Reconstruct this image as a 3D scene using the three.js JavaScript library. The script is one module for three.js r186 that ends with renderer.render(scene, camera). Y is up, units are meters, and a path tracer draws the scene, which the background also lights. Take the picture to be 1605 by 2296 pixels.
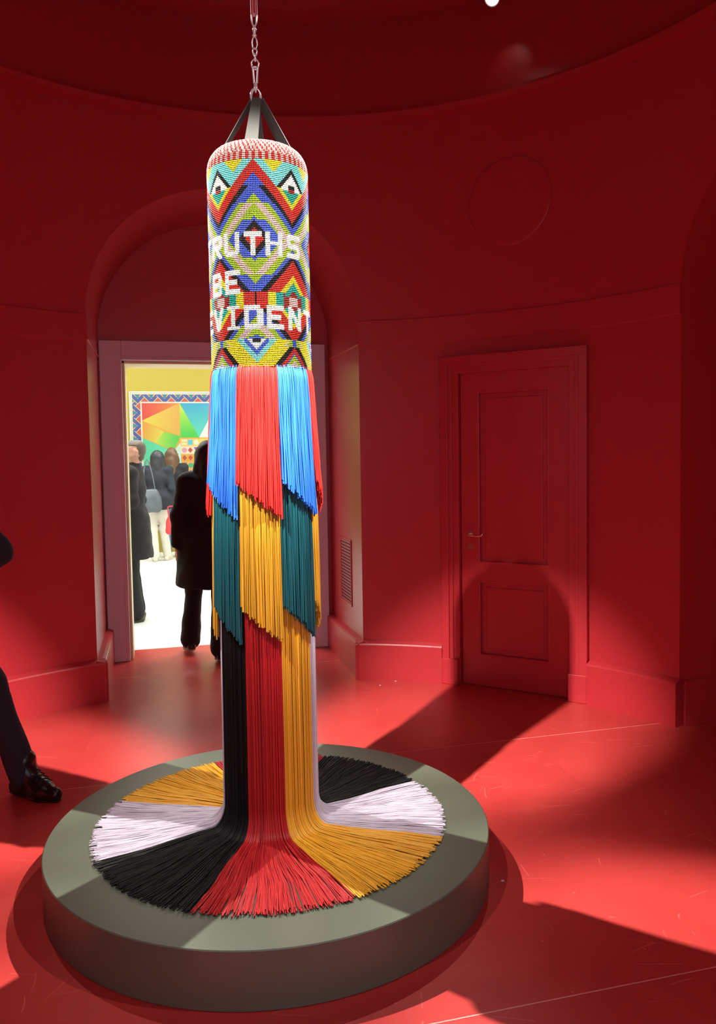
import * as THREE from 'three';
import { mergeGeometries } from 'three/addons/utils/BufferGeometryUtils.js';
import { RoundedBoxGeometry } from 'three/addons/geometries/RoundedBoxGeometry.js';
import { RectAreaLightUniformsLib } from 'three/addons/lights/RectAreaLightUniformsLib.js';
import { Brush, Evaluator, SUBTRACTION } from 'three-bvh-csg';
RectAreaLightUniformsLib.init();

/* ------------------------------------------------------------------ camera, sky, light, exposure */
const W = 1605, H = 2296, FOCAL = 1802;
const scene = new THREE.Scene();
const camera = new THREE.PerspectiveCamera(2 * Math.atan(H / 2 / FOCAL) * 180 / Math.PI, W / H, 0.05, 60);
camera.position.set(-0.37, 1.5, 2.883);
camera.rotation.set(-0.0538, -0.2502, -0.0158, 'YXZ');
camera.setViewOffset(W, H, -12.9, 28.1, W, H);
scene.add(camera);
const SKY = 1.25;
scene.background = new THREE.Color().setRGB(0.86 * SKY, 0.95 * SKY, 1.1 * SKY);   // overcast day outside the entrance
const LAMP_CD = 124, SPILL_CD = 60, FILL_CD = 14, GALLERY_NITS = 5.0;
const renderer = new THREE.WebGLRenderer({ antialias: true });
renderer.toneMapping = THREE.LinearToneMapping;
renderer.toneMappingExposure = 1.12;
renderer.shadowMap.enabled = true;

/* ------------------------------------------------------------------ helpers */
let seed = 12345;
const rnd = () => { seed = (seed + 0x6D2B79F5) | 0; let t = Math.imul(seed ^ (seed >>> 15), 1 | seed); t = (t + Math.imul(t ^ (t >>> 7), 61 | t)) ^ t; return ((t ^ (t >>> 14)) >>> 0) / 4294967296; };
const R = (a, b) => a + (b - a) * rnd();
const V = (x, y, z) => new THREE.Vector3(x, y, z);
const D = Math.PI / 180;
const lin = (r, g, b) => new THREE.Color().setRGB(r, g, b);
const mat = (r, g, b, rough = 0.6, o = {}) => new THREE.MeshPhysicalMaterial({ color: lin(r, g, b), roughness: rough, ...o });
const used = {};
const numbered = n => { const k = used[n] = (used[n] ?? -1) + 1; return k ? n + '_' + String(k).padStart(3, '0') : n; };
function add(o, parent) { (parent || scene).add(o); return o; }
function mesh(name, geo, m, parent) {
  const o = new THREE.Mesh(Array.isArray(geo) ? mergeGeometries(geo.map(g => g.index ? g.toNonIndexed() : g)) : geo, m);
  o.name = parent ? name : numbered(name); o.castShadow = o.receiveShadow = true;
  return add(o, parent);
}
function group(name, x = 0, y = 0, z = 0, turn = 0) { const g = new THREE.Group(); g.name = numbered(name); g.position.set(x, y, z); g.rotation.y = turn; return add(g); }
function tag(o, label, category, grp) { o.userData.label = label; o.userData.category = category; if (grp) o.userData.group = grp; return o; }
const struct = o => { o.userData.kind = 'structure'; return o; };
const stuff = o => { o.userData.kind = 'stuff'; return o; };
function box(w, h, d, x = 0, y = 0, z = 0, r = 0.004) {
  const g = r > 0 ? new RoundedBoxGeometry(w, h, d, 2, Math.min(r, w / 2.01, h / 2.01, d / 2.01)) : new THREE.BoxGeometry(w, h, d);
  g.translate(x, y, z); return g;
}
function bar(a, b, r1, r2 = r1, seg = 12) {
  const d = b.clone().sub(a), g = new THREE.CylinderGeometry(r2, r1, d.length(), seg);
  g.applyQuaternion(new THREE.Quaternion().setFromUnitVectors(V(0, 1, 0), d.clone().normalize()));
  const m = a.clone().add(b).multiplyScalar(0.5); g.translate(m.x, m.y, m.z); return g;
}
const tube = (pts, r, n = 40, s = 8, closed = false) => new THREE.TubeGeometry(new THREE.CatmullRomCurve3(pts, closed), n, r, s, closed);
// closed profile revolved between two azimuths (degrees, measured from +z towards +x) about the rotunda's axis
const CX = 0.088, CZ = -0.096, WALL = 2.40;
function arc(profile, a0, a1, seg = 48) {
  const pts = profile.map(p => new THREE.Vector2(p[0], p[1])); pts.push(pts[0].clone());
  const g = new THREE.LatheGeometry(pts, Math.max(2, Math.ceil(seg * (a1 - a0) / 90)), a0 * D, (a1 - a0) * D).toNonIndexed();
  const parts = [g];
  if (a1 - a0 < 359) for (const a of [a0, a1]) {
    const c = new THREE.ShapeGeometry(new THREE.Shape(pts)).toNonIndexed(), p = c.attributes.position;
    for (let i = 0; i < p.count; i++) p.setXYZ(i, p.getX(i) * Math.sin(a * D), p.getY(i), p.getX(i) * Math.cos(a * D));
    parts.push(c);
  }
  for (const q of parts) { q.computeVertexNormals(); q.translate(CX, 0, CZ); }
  return mergeGeometries(parts);
}
function strip(pos, nor, idx) { const g = new THREE.BufferGeometry(); g.setAttribute('position', new THREE.Float32BufferAttribute(pos, 3)); if (nor) g.setAttribute('normal', new THREE.Float32BufferAttribute(nor, 3)); g.setIndex(idx); if (!nor) g.computeVertexNormals(); return g; }
// batch of thin strands, each with a tone of its own
class Strands {
  constructor(sides = 5) { this.s = sides; this.p = []; this.n = []; this.c = []; this.i = []; }
  push(path, r, tone) {
    const base = this.p.length / 3, s = this.s, n = path.length;
    let ref = V(0.31, 0.12, 0.94).normalize();
    for (let k = 0; k < n; k++) {
      const t = path[Math.min(k + 1, n - 1)].clone().sub(path[Math.max(k - 1, 0)]).normalize();
      const u = ref.clone().addScaledVector(t, -ref.dot(t)).normalize(), v = t.clone().cross(u); ref = u;
      for (let j = 0; j < s; j++) {
        const a = j / s * 2 * Math.PI, d = u.clone().multiplyScalar(Math.cos(a)).addScaledVector(v, Math.sin(a));
        this.p.push(path[k].x + d.x * r, path[k].y + d.y * r, path[k].z + d.z * r); this.n.push(d.x, d.y, d.z); this.c.push(tone, tone, tone);
        if (k < n - 1) { const a0 = base + k * s + j, a1 = base + k * s + (j + 1) % s; this.i.push(a0, a1, a0 + s, a1, a1 + s, a0 + s); }
      }
    }
    const e = base + (n - 1) * s; for (let j = 1; j < s - 1; j++) this.i.push(e, e + j, e + j + 1);
  }
  build() { const g = strip(this.p, this.n, this.i); g.setAttribute('color', new THREE.Float32BufferAttribute(this.c, 3)); return g; }
}

/* ------------------------------------------------------------------ materials */
const RED = mat(0.53, 0.032, 0.042, 0.34, { ior: 1.5 });
const REDTRIM = mat(0.54, 0.034, 0.044, 0.34);
const MAUVE = mat(0.80, 0.68, 0.72, 0.45);
const CREAM = mat(0.80, 0.70, 0.45, 0.5);
const YELLOW = mat(0.275, 0.215, 0.014, 0.6);
const WHITEWALL = mat(0.82, 0.82, 0.80, 0.7);
const PALE = mat(0.80, 0.84, 0.82, 0.3);
const STEEL = mat(0.95, 0.93, 0.92, 0.2, { metalness: 0.5 });
const BRASS = mat(0.78, 0.50, 0.38, 0.3, { metalness: 1 });
const BLACK = mat(0.012, 0.012, 0.013, 0.5);
const WHITEMETAL = mat(0.8, 0.8, 0.8, 0.35);
const PLINTH = mat(0.103, 0.119, 0.084, 0.42);

function noiseTex(n, rep, f) {           // grain computed per texel; f(x, y) gives rgb bytes
  const d = new Uint8Array(n * n * 4);
  for (let y = 0; y < n; y++) for (let x = 0; x < n; x++) { const c = f(x / n, y / n), i = (y * n + x) * 4; d[i] = c[0]; d[i + 1] = c[1]; d[i + 2] = c[2]; d[i + 3] = 255; }
  const t = new THREE.DataTexture(d, n, n); t.wrapS = t.wrapT = THREE.RepeatWrapping; t.magFilter = THREE.LinearFilter; t.minFilter = THREE.LinearMipmapLinearFilter; t.generateMipmaps = true; t.repeat.set(rep, rep); t.needsUpdate = true; return t;
}
const lattice = Array.from({ length: 64 * 64 }, () => rnd());
function vn(x, y, per) { // periodic value noise
  x *= per; y *= per; const xi = Math.floor(x), yi = Math.floor(y), fx = x - xi, fy = y - yi, s = t => t * t * (3 - 2 * t);
  const l = (a, b) => lattice[((b % per + per) % per % 64) * 64 + (a % per + per) % per % 64];
  const a = l(xi, yi) + (l(xi + 1, yi) - l(xi, yi)) * s(fx), b = l(xi, yi + 1) + (l(xi + 1, yi + 1) - l(xi, yi + 1)) * s(fx);
  return a + (b - a) * s(fy);
}
// scuffed red floor: a canvas with faint marks
function floorMap() {
  const n = 1536, c = document.createElement('canvas'); c.width = c.height = n; const g = c.getContext('2d');
  g.fillStyle = '#c03d3a'; g.fillRect(0, 0, n, n);
  for (let i = 0; i < 260; i++) {
    const x = R(0, n), y = R(0, n), r = R(20, 150), gr = g.createRadialGradient(x, y, 0, x, y, r), k = rnd() < 0.5 ? '235,96,84' : '176,36,36';
    gr.addColorStop(0, `rgba(${k},${R(0.04, 0.11)})`); gr.addColorStop(1, `rgba(${k},0)`); g.fillStyle = gr; g.fillRect(x - r, y - r, 2 * r, 2 * r);
  }
  for (let i = 0; i < 560; i++) {
    const x = R(0, n), y = R(0, n), a = R(-0.5, 0.5) + (rnd() < 0.3 ? 1.4 : 0), l = R(6, 70);
    g.strokeStyle = rnd() < 0.75 ? `rgba(246,150,138,${R(0.12, 0.6)})` : `rgba(130,24,26,${R(0.1, 0.3)})`; g.lineWidth = R(0.5, 1.8);
    g.beginPath(); g.moveTo(x, y); g.quadraticCurveTo(x + l * Math.cos(a) / 2 + R(-4, 4), y + l * Math.sin(a) / 2 + R(-4, 4), x + l * Math.cos(a), y + l * Math.sin(a)); g.stroke();
  }
  for (let i = 0; i < 240; i++) { g.fillStyle = `rgba(250,200,190,${R(0.2, 0.7)})`; g.beginPath(); g.arc(R(0, n), R(0, n), R(0.5, 1.5), 0, 7); g.fill(); }
  const t = new THREE.CanvasTexture(c); t.colorSpace = THREE.SRGBColorSpace; t.wrapS = t.wrapT = THREE.RepeatWrapping; t.repeat.set(1 / 3, 1 / 3); return t;
}
const FLOORM = new THREE.MeshPhysicalMaterial({ map: floorMap(), roughness: 0.42, ior: 1.5 });
FLOORM.roughnessMap = noiseTex(256, 0.45, (x, y) => { const v = 150 + 80 * (vn(x, y, 8) * 0.5 + vn(x, y, 24) * 0.3 + vn(x, y, 60) * 0.2); return [v, v, v]; });
FLOORM.roughness = 0.46;

/* ------------------------------------------------------------------ room shell */
const NW = 0.857;                                    // half width of the arched niches
const SPR = 2.39;                                    // springing line
const ev = new Evaluator(); ev.useGroups = false; ev.attributes = ['position', 'normal'];
function archPrism(hw, spring, r0, r1, az, floor = -0.2) {   // arched solid from radius r0 to r1 on the given azimuth
  const s = new THREE.Shape(); s.moveTo(-hw, floor); s.lineTo(hw, floor); s.lineTo(hw, spring); s.absarc(0, spring, hw, 0, Math.PI, false); s.lineTo(-hw, floor);
  const g = new THREE.ExtrudeGeometry(s, { depth: r1 - r0, bevelEnabled: false, curveSegments: 48 }); g.translate(0, 0, r0); g.rotateY(az * D); g.translate(CX, 0, CZ);
  return new Brush(g);
}
function cut(a, ...bs) { for (const b of bs) { a.updateMatrixWorld(); b.updateMatrixWorld(); a = ev.evaluate(a, b, SUBTRACTION); } return a.geometry; }
function boxBrush(w, h, d, x, y, z, ry = 0) { const g = new THREE.BoxGeometry(w, h, d); if (ry) g.rotateY(ry); g.translate(x, y, z); return new Brush(g); }
const ROUT = 3.56, HC = 3.655;
{
  const outer = new THREE.CylinderGeometry(ROUT, ROUT, HC + 0.1, 160); outer.translate(CX, (HC + 0.1) / 2, CZ);
  const inner = new THREE.CylinderGeometry(WALL, WALL, 6, 288); inner.translate(CX, 1.8, CZ);
  const doorTurn = -45.57 * D;
  const g = cut(new Brush(outer), new Brush(inner),
    archPrism(NW, SPR, 1.5, 3.234, 180), archPrism(0.79, SPR, 1.5, 3.234, 90), archPrism(NW, SPR, 1.5, 3.234, 270), archPrism(NW, SPR, 1.5, 4.2, 0),
    boxBrush(1.362, 2.6, 1.0, 0.076, 2.23 - 1.3, -3.6),
    boxBrush(0.72, 2.4, 0.2, 1.768 + 0.714 * 0.03, 2.03 - 1.2, -1.74 - 0.70 * 0.03, doorTurn));
  struct(mesh('wall_round', g, RED));
}
// the drum above the cornice, ceiling, cornice
struct(mesh('wall_upper', arc([[2.37, 3.70], [2.54, 4.395], [2.75, 4.395], [2.75, 3.70]], 0, 360, 64), RED));
struct(mesh('trim_1', arc([[2.304, 3.655], [2.304, 3.69], [2.33, 3.72], [2.375, 3.735], [2.42, 3.735], [2.42, 3.655]], 0, 360, 64), REDTRIM));
struct(mesh('ceiling', arc([[0.0001, 4.42], [0.0001, 4.6], [2.75, 4.6], [2.75, 4.39], [2.36, 4.39], [2.36, 4.42]], 0, 360, 64), RED));
// impost band
const halfA = (hw, r) => Math.asin(hw / r) / D;
const NA = halfA(NW, WALL), NB = halfA(0.79, WALL);
const spans = [[NA, 90 - NB], [90 + NB, 180 - NA], [180 + NA, 270 - NA], [270 + NA, 360 - NA]];
spans.forEach(([a, b], i) => struct(mesh('trim_' + (2 + i), arc([[2.389, 2.235], [2.393, 2.23], [2.41, 2.23], [2.41, 2.395], [2.393, 2.395], [2.389, 2.39]], a, b), REDTRIM)));
// baseboards of the round wall, left and right of the doors, and along the niche jambs
const BB = [[2.35, 0], [2.35, 0.235], [2.354, 0.244], [2.362, 0.249], [2.372, 0.252], [2.39, 0.258], [2.41, 0.258], [2.41, 0]];
const dl = Math.atan2(1.435 - CX, -2.08 - CZ) / D, dr = Math.atan2(2.103 - CX, -1.399 - CZ) / D;
struct(mesh('baseboard_right', arc(BB, 90 + NB - 0.3, dr - 0.2), REDTRIM));
struct(mesh('baseboard_center', arc(BB, dl + 0.2, 180 - NA + 1.2), REDTRIM));
struct(mesh('baseboard_left', arc(BB, 180 + NA - 1.2, 270 - NA + 1.2), REDTRIM));
struct(mesh('baseboard_front_left', arc(BB, 270 + NA - 1.2, 360 - NA + 1.2), REDTRIM));
struct(mesh('baseboard_front_right', arc(BB, NA - 1.2, 90 - NB + 1.2), REDTRIM));
function jambBase(name, x, s, z0, z1) {                           // runs along z; s points into the opening
  const p = [[0, 0], [0.05, 0], [0.05, 0.235], [0.046, 0.244], [0.03, 0.251], [0, 0.258]];
  const sh = new THREE.Shape(p.map(q => new THREE.Vector2(q[0] * s, q[1])));
  const g = new THREE.ExtrudeGeometry(sh, { depth: z1 - z0, bevelEnabled: false }); g.translate(x, 0, z0); struct(mesh(name, g, REDTRIM));
}
jambBase('baseboard_niche_left', CX - NW, 1, -3.30, -2.30);
jambBase('baseboard_niche_right', CX + NW, -1, -3.30, -2.30);
struct(mesh('baseboard_niche_far_right', box(0.96, 0.25, 0.03, 2.86, 0.125, CZ - 0.79, 0.003), REDTRIM));
// impost fillets wrapping into the niche
for (const [n, x, s] of [['trim_6', CX - NW, 1], ['trim_7', CX + NW, -1]]) struct(mesh(n, box(0.012, 0.02, 1.0, x + s * 0.003, 2.25, -2.84, 0.003), REDTRIM));
// doorway in the niche's back wall: mauve architrave, cream lining
{
  const g = group('door_2', 0, 0, -3.33); struct(g);
  mesh('jamb', [box(0.155, 2.372, 0.05, -0.683, 1.186, 0.018, 0.006), box(0.03, 2.23, 0.03, -0.62, 1.115, 0.03, 0.008)], MAUVE, g);
  mesh('jamb', [box(0.155, 2.372, 0.05, 0.835, 1.186, 0.018, 0.006), box(0.03, 2.23, 0.03, 0.772, 1.115, 0.03, 0.008)], MAUVE, g);
  mesh('lintel', [box(1.364, 0.142, 0.05, 0.076, 2.301, 0.018, 0.006), box(1.364, 0.03, 0.03, 0.076, 2.245, 0.03, 0.008)], MAUVE, g);
  mesh('lining', [box(0.02, 2.23, 0.3, -0.595, 1.115, -0.16, 0.003), box(0.02, 2.23, 0.3, 0.747, 1.115, -0.16, 0.003), box(1.362, 0.02, 0.3, 0.076, 2.22, -0.16, 0.003)], CREAM, g);
}
// floor: sheets of red flooring with open seams over a pale underlay
{
  const g = group('floor'), WELD = mat(0.85, 0.36, 0.31, 0.55); struct(g);
  mesh('underlay', box(7.2, 0.06, 8.2, CX, -0.034, 0.45, 0), mat(0.85, 0.62, 0.56, 0.6), g);
  const zs = [-3.65, -2.84, -0.95, 0.94, 2.83, 4.5];
  for (let i = 0; i < zs.length - 1; i++) {
    const z0 = zs[i] + 0.0024, z1 = zs[i + 1] - 0.0024, gg = new THREE.BoxGeometry(7.2, 0.004, z1 - z0); gg.translate(CX, -0.002, (z0 + z1) / 2);
    const p = gg.attributes.position, u = gg.attributes.uv; for (let k = 0; k < p.count; k++) u.setXY(k, p.getX(k) + i * 0.77, p.getZ(k) + i * 0.31);
    mesh('floor_sheet', gg, FLOORM, g);
    if (i) mesh('weld_strip', box(7.2, 0.0035, 0.0046, CX, -0.0021, zs[i], 0), WELD, g);
  }
}
// faint round relief above the door, following the curve of the wall
{
  const pos = [], nor = [], idx = [], NS = 64, rings = [[0, 0.010], [0.245, 0.010], [0.262, 0.010], [0.268, 0.006], [0.27, -0.002]];
  for (const [r, d] of rings) for (let k = 0; k < NS; k++) {
    const a = k / NS * 2 * Math.PI, az = 134.9 * D - Math.cos(a) * r / WALL, y = 3.06 + Math.sin(a) * r, q = WALL - d;
    pos.push(CX + q * Math.sin(az), y, CZ + q * Math.cos(az));
  }
  for (let i = 0; i < rings.length - 1; i++) for (let k = 0; k < NS; k++) { const a = i * NS + k, b = i * NS + (k + 1) % NS; idx.push(a, b, a + NS, b, b + NS, a + NS); }
  struct(mesh('trim_8', strip(pos, null, idx), RED));
}
// the panelled red door with its architrave
{
  const g = group('door_1', 1.768, 0, -1.74, -45.57 * D); struct(g);
  // leaf: stiles and rails with two recessed panels
  const s = new THREE.Shape(); s.moveTo(-0.352, 0.006); s.lineTo(0.352, 0.006); s.lineTo(0.352, 2.019); s.lineTo(-0.352, 2.019); s.closePath();
  const P = [[-0.24, 0.80, 0.23, 1.90], [-0.24, 0.20, 0.23, 0.69]];
  for (const [x0, y0, x1, y1] of P) { const h = new THREE.Path(); h.moveTo(x0, y0); h.lineTo(x0, y1); h.lineTo(x1, y1); h.lineTo(x1, y0); h.closePath(); s.holes.push(h); }
  const lg = new THREE.ExtrudeGeometry(s, { depth: 0.03, bevelEnabled: true, bevelThickness: 0.004, bevelSize: 0.004, bevelSegments: 2 }); lg.translate(0, 0, -0.04);
  lg.translate(0, 0, -0.012); mesh('door_leaf', lg, REDTRIM, g);
  for (const [x0, y0, x1, y1] of P) {
    mesh('door_panel', [box(x1 - x0 + 0.02, y1 - y0 + 0.02, 0.012, (x0 + x1) / 2, (y0 + y1) / 2, -0.048, 0), box(x1 - x0 - 0.09, y1 - y0 - 0.09, 0.012, (x0 + x1) / 2, (y0 + y1) / 2, -0.041, 0.005)], REDTRIM, g);
    const m = [];   // bead around the panel
    for (const x of [x0 + 0.006, x1 - 0.006]) m.push(box(0.014, y1 - y0, 0.014, x, (y0 + y1) / 2, -0.024, 0.006));
    for (const y of [y0 + 0.006, y1 - 0.006]) m.push(box(x1 - x0, 0.014, 0.014, (x0 + x1) / 2, y, -0.024, 0.006));
    mesh('panel_moulding', m, REDTRIM, g);
  }
  const steps = [[0.476, 0.425, 0.040], [0.430, 0.400, 0.026], [0.405, 0.360, 0.014]];
  for (const sd of [-1, 1]) {
    mesh('casing', steps.map(([a, b, d]) => box(a - b, 2.02 + (a - 0.36) * 0.9, 0.075 + d, sd * (a + b) / 2, (2.02 + (a - 0.36) * 0.9) / 2, (d - 0.075) / 2, 0.004)), REDTRIM, g);
    mesh('plinth_block', box(0.114, 0.17, 0.12, sd * 0.419, 0.085, -0.012, 0.005), REDTRIM, g);
  }
  mesh('head_casing', steps.map(([a, b, d]) => box(2 * a + 0.002, (a - b), 0.075 + d + 0.0015, 0, 2.021 + (a + b - 0.72) / 2 * 0.9, (d - 0.075 + 0.0015) / 2, 0.004)), REDTRIM, g);
  const hx = -0.295, hd = -0.012, hg = mesh('door_handle', [new THREE.CylinderGeometry(0.022, 0.024, 0.008, 24).rotateX(Math.PI / 2).translate(hx, 0.985, -0.002), bar(V(hx, 0.985, 0), V(hx, 0.985, 0.045), 0.008),
    tube([V(hx, 0.985, 0.045), V(hx + 0.01, 0.985, 0.052), V(hx + 0.06, 0.981, 0.052), V(hx + 0.10, 0.984, 0.05), V(hx + 0.108, 0.997, 0.046)], 0.0065, 24).toNonIndexed()], BRASS, g); hg.geometry.translate(0, 0, hd);
  hg.userData.label = 'brass lever handle';
  const ro = new THREE.Shape(); ro.absarc(0, 0, 0.019, 0, 2 * Math.PI); const kh = new THREE.Path(); kh.absarc(0, 0.003, 0.0055, 0, 2 * Math.PI, true); ro.holes.push(kh);
  const es = new THREE.ExtrudeGeometry(ro, { depth: 0.005, bevelEnabled: true, bevelSize: 0.001, bevelThickness: 0.001, bevelSegments: 1, curveSegments: 20 }); es.translate(hx + 0.002, 0.905, -0.018);
  mesh('keyhole_plate', es, BRASS, g).userData.label = 'round brass keyhole plate';
}
// louvred vent in the niche's right jamb
{
  const g = group('vent_grille', CX + NW, 0.44, -2.80);
  const y1 = 0.46, hz = 0.16, n = 20;
  mesh('backing', box(0.004, y1, hz * 2, -0.002, y1 / 2, 0, 0), mat(0.012, 0.004, 0.004, 0.8), g);
  mesh('frame', [box(0.007, y1 + 0.02, 0.010, -0.0035, y1 / 2, -hz, 0.002), box(0.007, y1 + 0.02, 0.010, -0.0035, y1 / 2, hz, 0.002), box(0.007, 0.010, hz * 2, -0.0035, 0, 0, 0.002), box(0.007, 0.010, hz * 2, -0.0035, y1, 0, 0.002)], REDTRIM, g);
  for (let i = 0; i < n; i++) { const s = box(0.003, 0.0165, hz * 2 - 0.03, 0, 0, 0, 0.001); s.rotateZ(0.28); s.translate(-0.0062, 0.016 + i * (y1 - 0.03) / (n - 1), 0.006); mesh('slat', s, REDTRIM, g); }
  tag(g, 'tall louvred vent grille set low in the right side of the arched niche', 'vent');
}

/* ------------------------------------------------------------------ gallery beyond the doorway */
const GZ0 = -3.65, GZ1 = -10.45;
struct(mesh('floor_gallery', box(9, 0.06, GZ0 - GZ1 + 0.2, 0.5, -0.03, (GZ0 + GZ1) / 2 - 0.1, 0), PALE));
struct(mesh('wall_back', box(9, 4.2, 0.2, 0.5, 2.1, GZ1 - 0.1, 0), YELLOW));
struct(mesh('wall_gallery_left', box(0.2, 4.2, 7.0, -3.6, 2.1, -7.1, 0), WHITEWALL));
struct(mesh('wall_gallery_right', box(0.2, 4.2, 7.0, 4.6, 2.1, -7.1, 0), WHITEWALL));
struct(mesh('ceiling_gallery', box(9, 0.1, 7.0, 0.5, 4.2, -7.1, 0), WHITEWALL));
{ // front wall of the gallery, around the doorway
  const s = new THREE.Shape(); s.moveTo(-4, 0); s.lineTo(-0.605, 0); s.lineTo(-0.605, 2.23); s.lineTo(0.757, 2.23); s.lineTo(0.757, 0); s.lineTo(5, 0); s.lineTo(5, 4.2); s.lineTo(-4, 4.2); s.closePath();
  const g = new THREE.ExtrudeGeometry(s, { depth: 0.1, bevelEnabled: false }); g.translate(0, 0, GZ0); struct(mesh('wall_gallery_front', g, WHITEWALL));
}
for (const [x, z] of [[-1.2, -5.4], [1.8, -5.4], [-1.2, -8.6], [1.8, -8.6]]) {
  const g = group('ceiling_light', x, 4.13, z);
  mesh('housing', box(1.9, 0.05, 1.5, 0, 0, 0, 0.01), WHITEMETAL, g);
  mesh('diffuser', box(1.8, 0.01, 1.4, 0, -0.027, 0, 0.003), new THREE.MeshStandardMaterial({ color: 0xffffff, emissive: lin(1, 1, 0.97), emissiveIntensity: 1.5 }), g);
  const l = new THREE.RectAreaLight(lin(1, 0.99, 0.95), GALLERY_NITS * 2.4, 1.8, 1.4); l.position.set(0, -0.045, 0); l.rotation.x = -Math.PI / 2; g.add(l);
  tag(g, 'flat white ceiling light panel at the ' + (z > -7 ? 'near ' : 'far ') + (x < 0 ? 'left' : 'right') + ' of the bright gallery', 'ceiling light', 'gallery ceiling panels');
}
// the painting on the yellow wall: abstract facets and blocks of colour in a zigzag border
{
  const g = group('painting', 1.02, 0, GZ1 + 0.03);
  const w = 3.57, h = 2.1, y0 = 0.47, c = document.createElement('canvas'); c.width = 1428; c.height = 840; const k = c.getContext('2d'), S = 400;
  const poly = (col, ...p) => { k.fillStyle = col; k.beginPath(); p.forEach(([x, y], i) => i ? k.lineTo(x * S, y * S) : k.moveTo(x * S, y * S)); k.fill(); };
  const grad = (a, b, x0, y0_, x1, y1_) => { const q = k.createLinearGradient(x0 * S, y0_ * S, x1 * S, y1_ * S); q.addColorStop(0, a); q.addColorStop(1, b); return q; };
  k.fillStyle = '#fdf8d8'; k.fillRect(0, 0, 1428, 840);
  k.save(); k.beginPath(); k.rect(0.02 * S, 0.02 * S, (w - 0.04) * S, (h - 0.04) * S); k.clip();
  k.fillStyle = '#d9584a'; k.fillRect(0, 0, 1428, 840);
  const zig = (horizontal, off) => { const n = 26, st = 0.21; for (let i = -1; i < n; i++) for (const [lw, col, d] of [[0.075, '#e8d98a', 0], [0.052, '#4b5aa8', 0], [0.0, '#2f8f9a', 0]]) {
    const a = i * st, m = a + st / 2, e = a + st, q0 = off + 0.015, q1 = off + 0.125; k.strokeStyle = col; k.lineWidth = lw * S; k.lineJoin = 'miter'; k.beginPath();
    const pt = (u, v, f) => horizontal ? k[f](u * S, v * S) : k[f](v * S, u * S);
    if (lw) { pt(a, q0, 'moveTo'); pt(m, q1, 'lineTo'); pt(e, q0, 'lineTo'); k.stroke(); } else { k.fillStyle = col; pt(m - 0.028, off, 'moveTo'); pt(m + 0.028, off, 'lineTo'); pt(m + 0.02, off + 0.075, 'lineTo'); pt(m - 0.02, off + 0.075, 'lineTo'); k.fill(); } } };
  zig(false, 0.005); zig(false, w - 0.145); zig(true, 0.005); zig(true, h - 0.145);
  k.restore();
  k.fillStyle = '#fffbe6'; k.fillRect(0.145 * S, 0.14 * S, (w - 0.29) * S, (h - 0.28) * S);
  k.save(); k.beginPath(); k.rect(0.165 * S, 0.16 * S, (w - 0.33) * S, (h - 0.32) * S); k.clip();
  k.fillStyle = '#f4b53a'; k.fillRect(0, 0, 1428, 840);
  const xs = 0.755, xl = 0.165;
  poly(grad('#ea4330', '#f09a3c', xl, 0.2, xs, 0.2), [xl, 0.16], [xs, 0.16], [xl, 0.44]);
  poly(grad('#f4e24a', '#efb64a', xl, 0.5, xs, 0.4), [xs, 0.16], [xl, 0.44], [xs, 0.70]);
  poly(grad('#f0a030', '#f2ec50', xl, 0.5, 0.5, 0.7), [xl, 0.44], [0.5, 0.62], [0.36, 0.80], [xl, 0.70]);
  poly(grad('#d8ee4c', '#44d850', 0.36, 0.7, xs, 0.7), [0.5, 0.62], [xs, 0.70], [0.64, 0.94], [0.36, 0.80]);
  poly(grad('#52e0a4', '#6ff0c4', xl, 0.8, 0.6, 1), [xl, 0.72], [xs - 0.04, 0.98], [xl, 1.30]);
  poly('#d8fbe6', [0.64, 0.94], [xs, 0.80], [xs, 1.0]);
  poly(grad('#7df0c0', '#d6fff2', xl, 1.4, xs, 1.0), [xl, 1.30], [xs, 0.97], [xs, 1.26], [xl, 1.48]);
  poly('#f39a4a', [xl, 1.48], [xs, 1.26], [xs, 1.94], [xl, 1.94]);
  poly(grad('#dff04a', '#46d84a', xs, 0.2, xs + 0.1, 0.7), [xs, 0.16], [xs + 0.3, 0.72], [xs, 0.72]);
  poly(grad('#3cb4d8', '#62e8c4', 1.0, 0.16, 1.05, 0.7), [xs, 0.16], [xs + 0.62, 0.16], [xs + 0.3, 0.72]);
  poly('#5ee07c', [xs + 0.55, 0.16], [xs + 0.85, 0.16], [xs + 0.70, 0.42]);
  poly('#fbfff4', [xs + 0.3, 0.72], [xs + 0.55, 0.26], [xs + 0.70, 0.42], [xs + 0.6, 0.72]);
  poly('#c4f25a', [xs + 0.84, 0.16], [xs + 1.1, 0.16], [xs + 1.1, 0.6]);
  poly('#e7673a', [xs + 0.6, 0.72], [xs + 0.84, 0.2], [xs + 1.08, 0.72]);
  const cols = ['#6ad0ea', '#f2c83a', '#3a52c8', '#f2a8c0', '#fff6d8', '#d84632', '#c23aa0', '#52c080', '#ffffff', '#f0953a', '#e8452e', '#9a58b8'];
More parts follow.
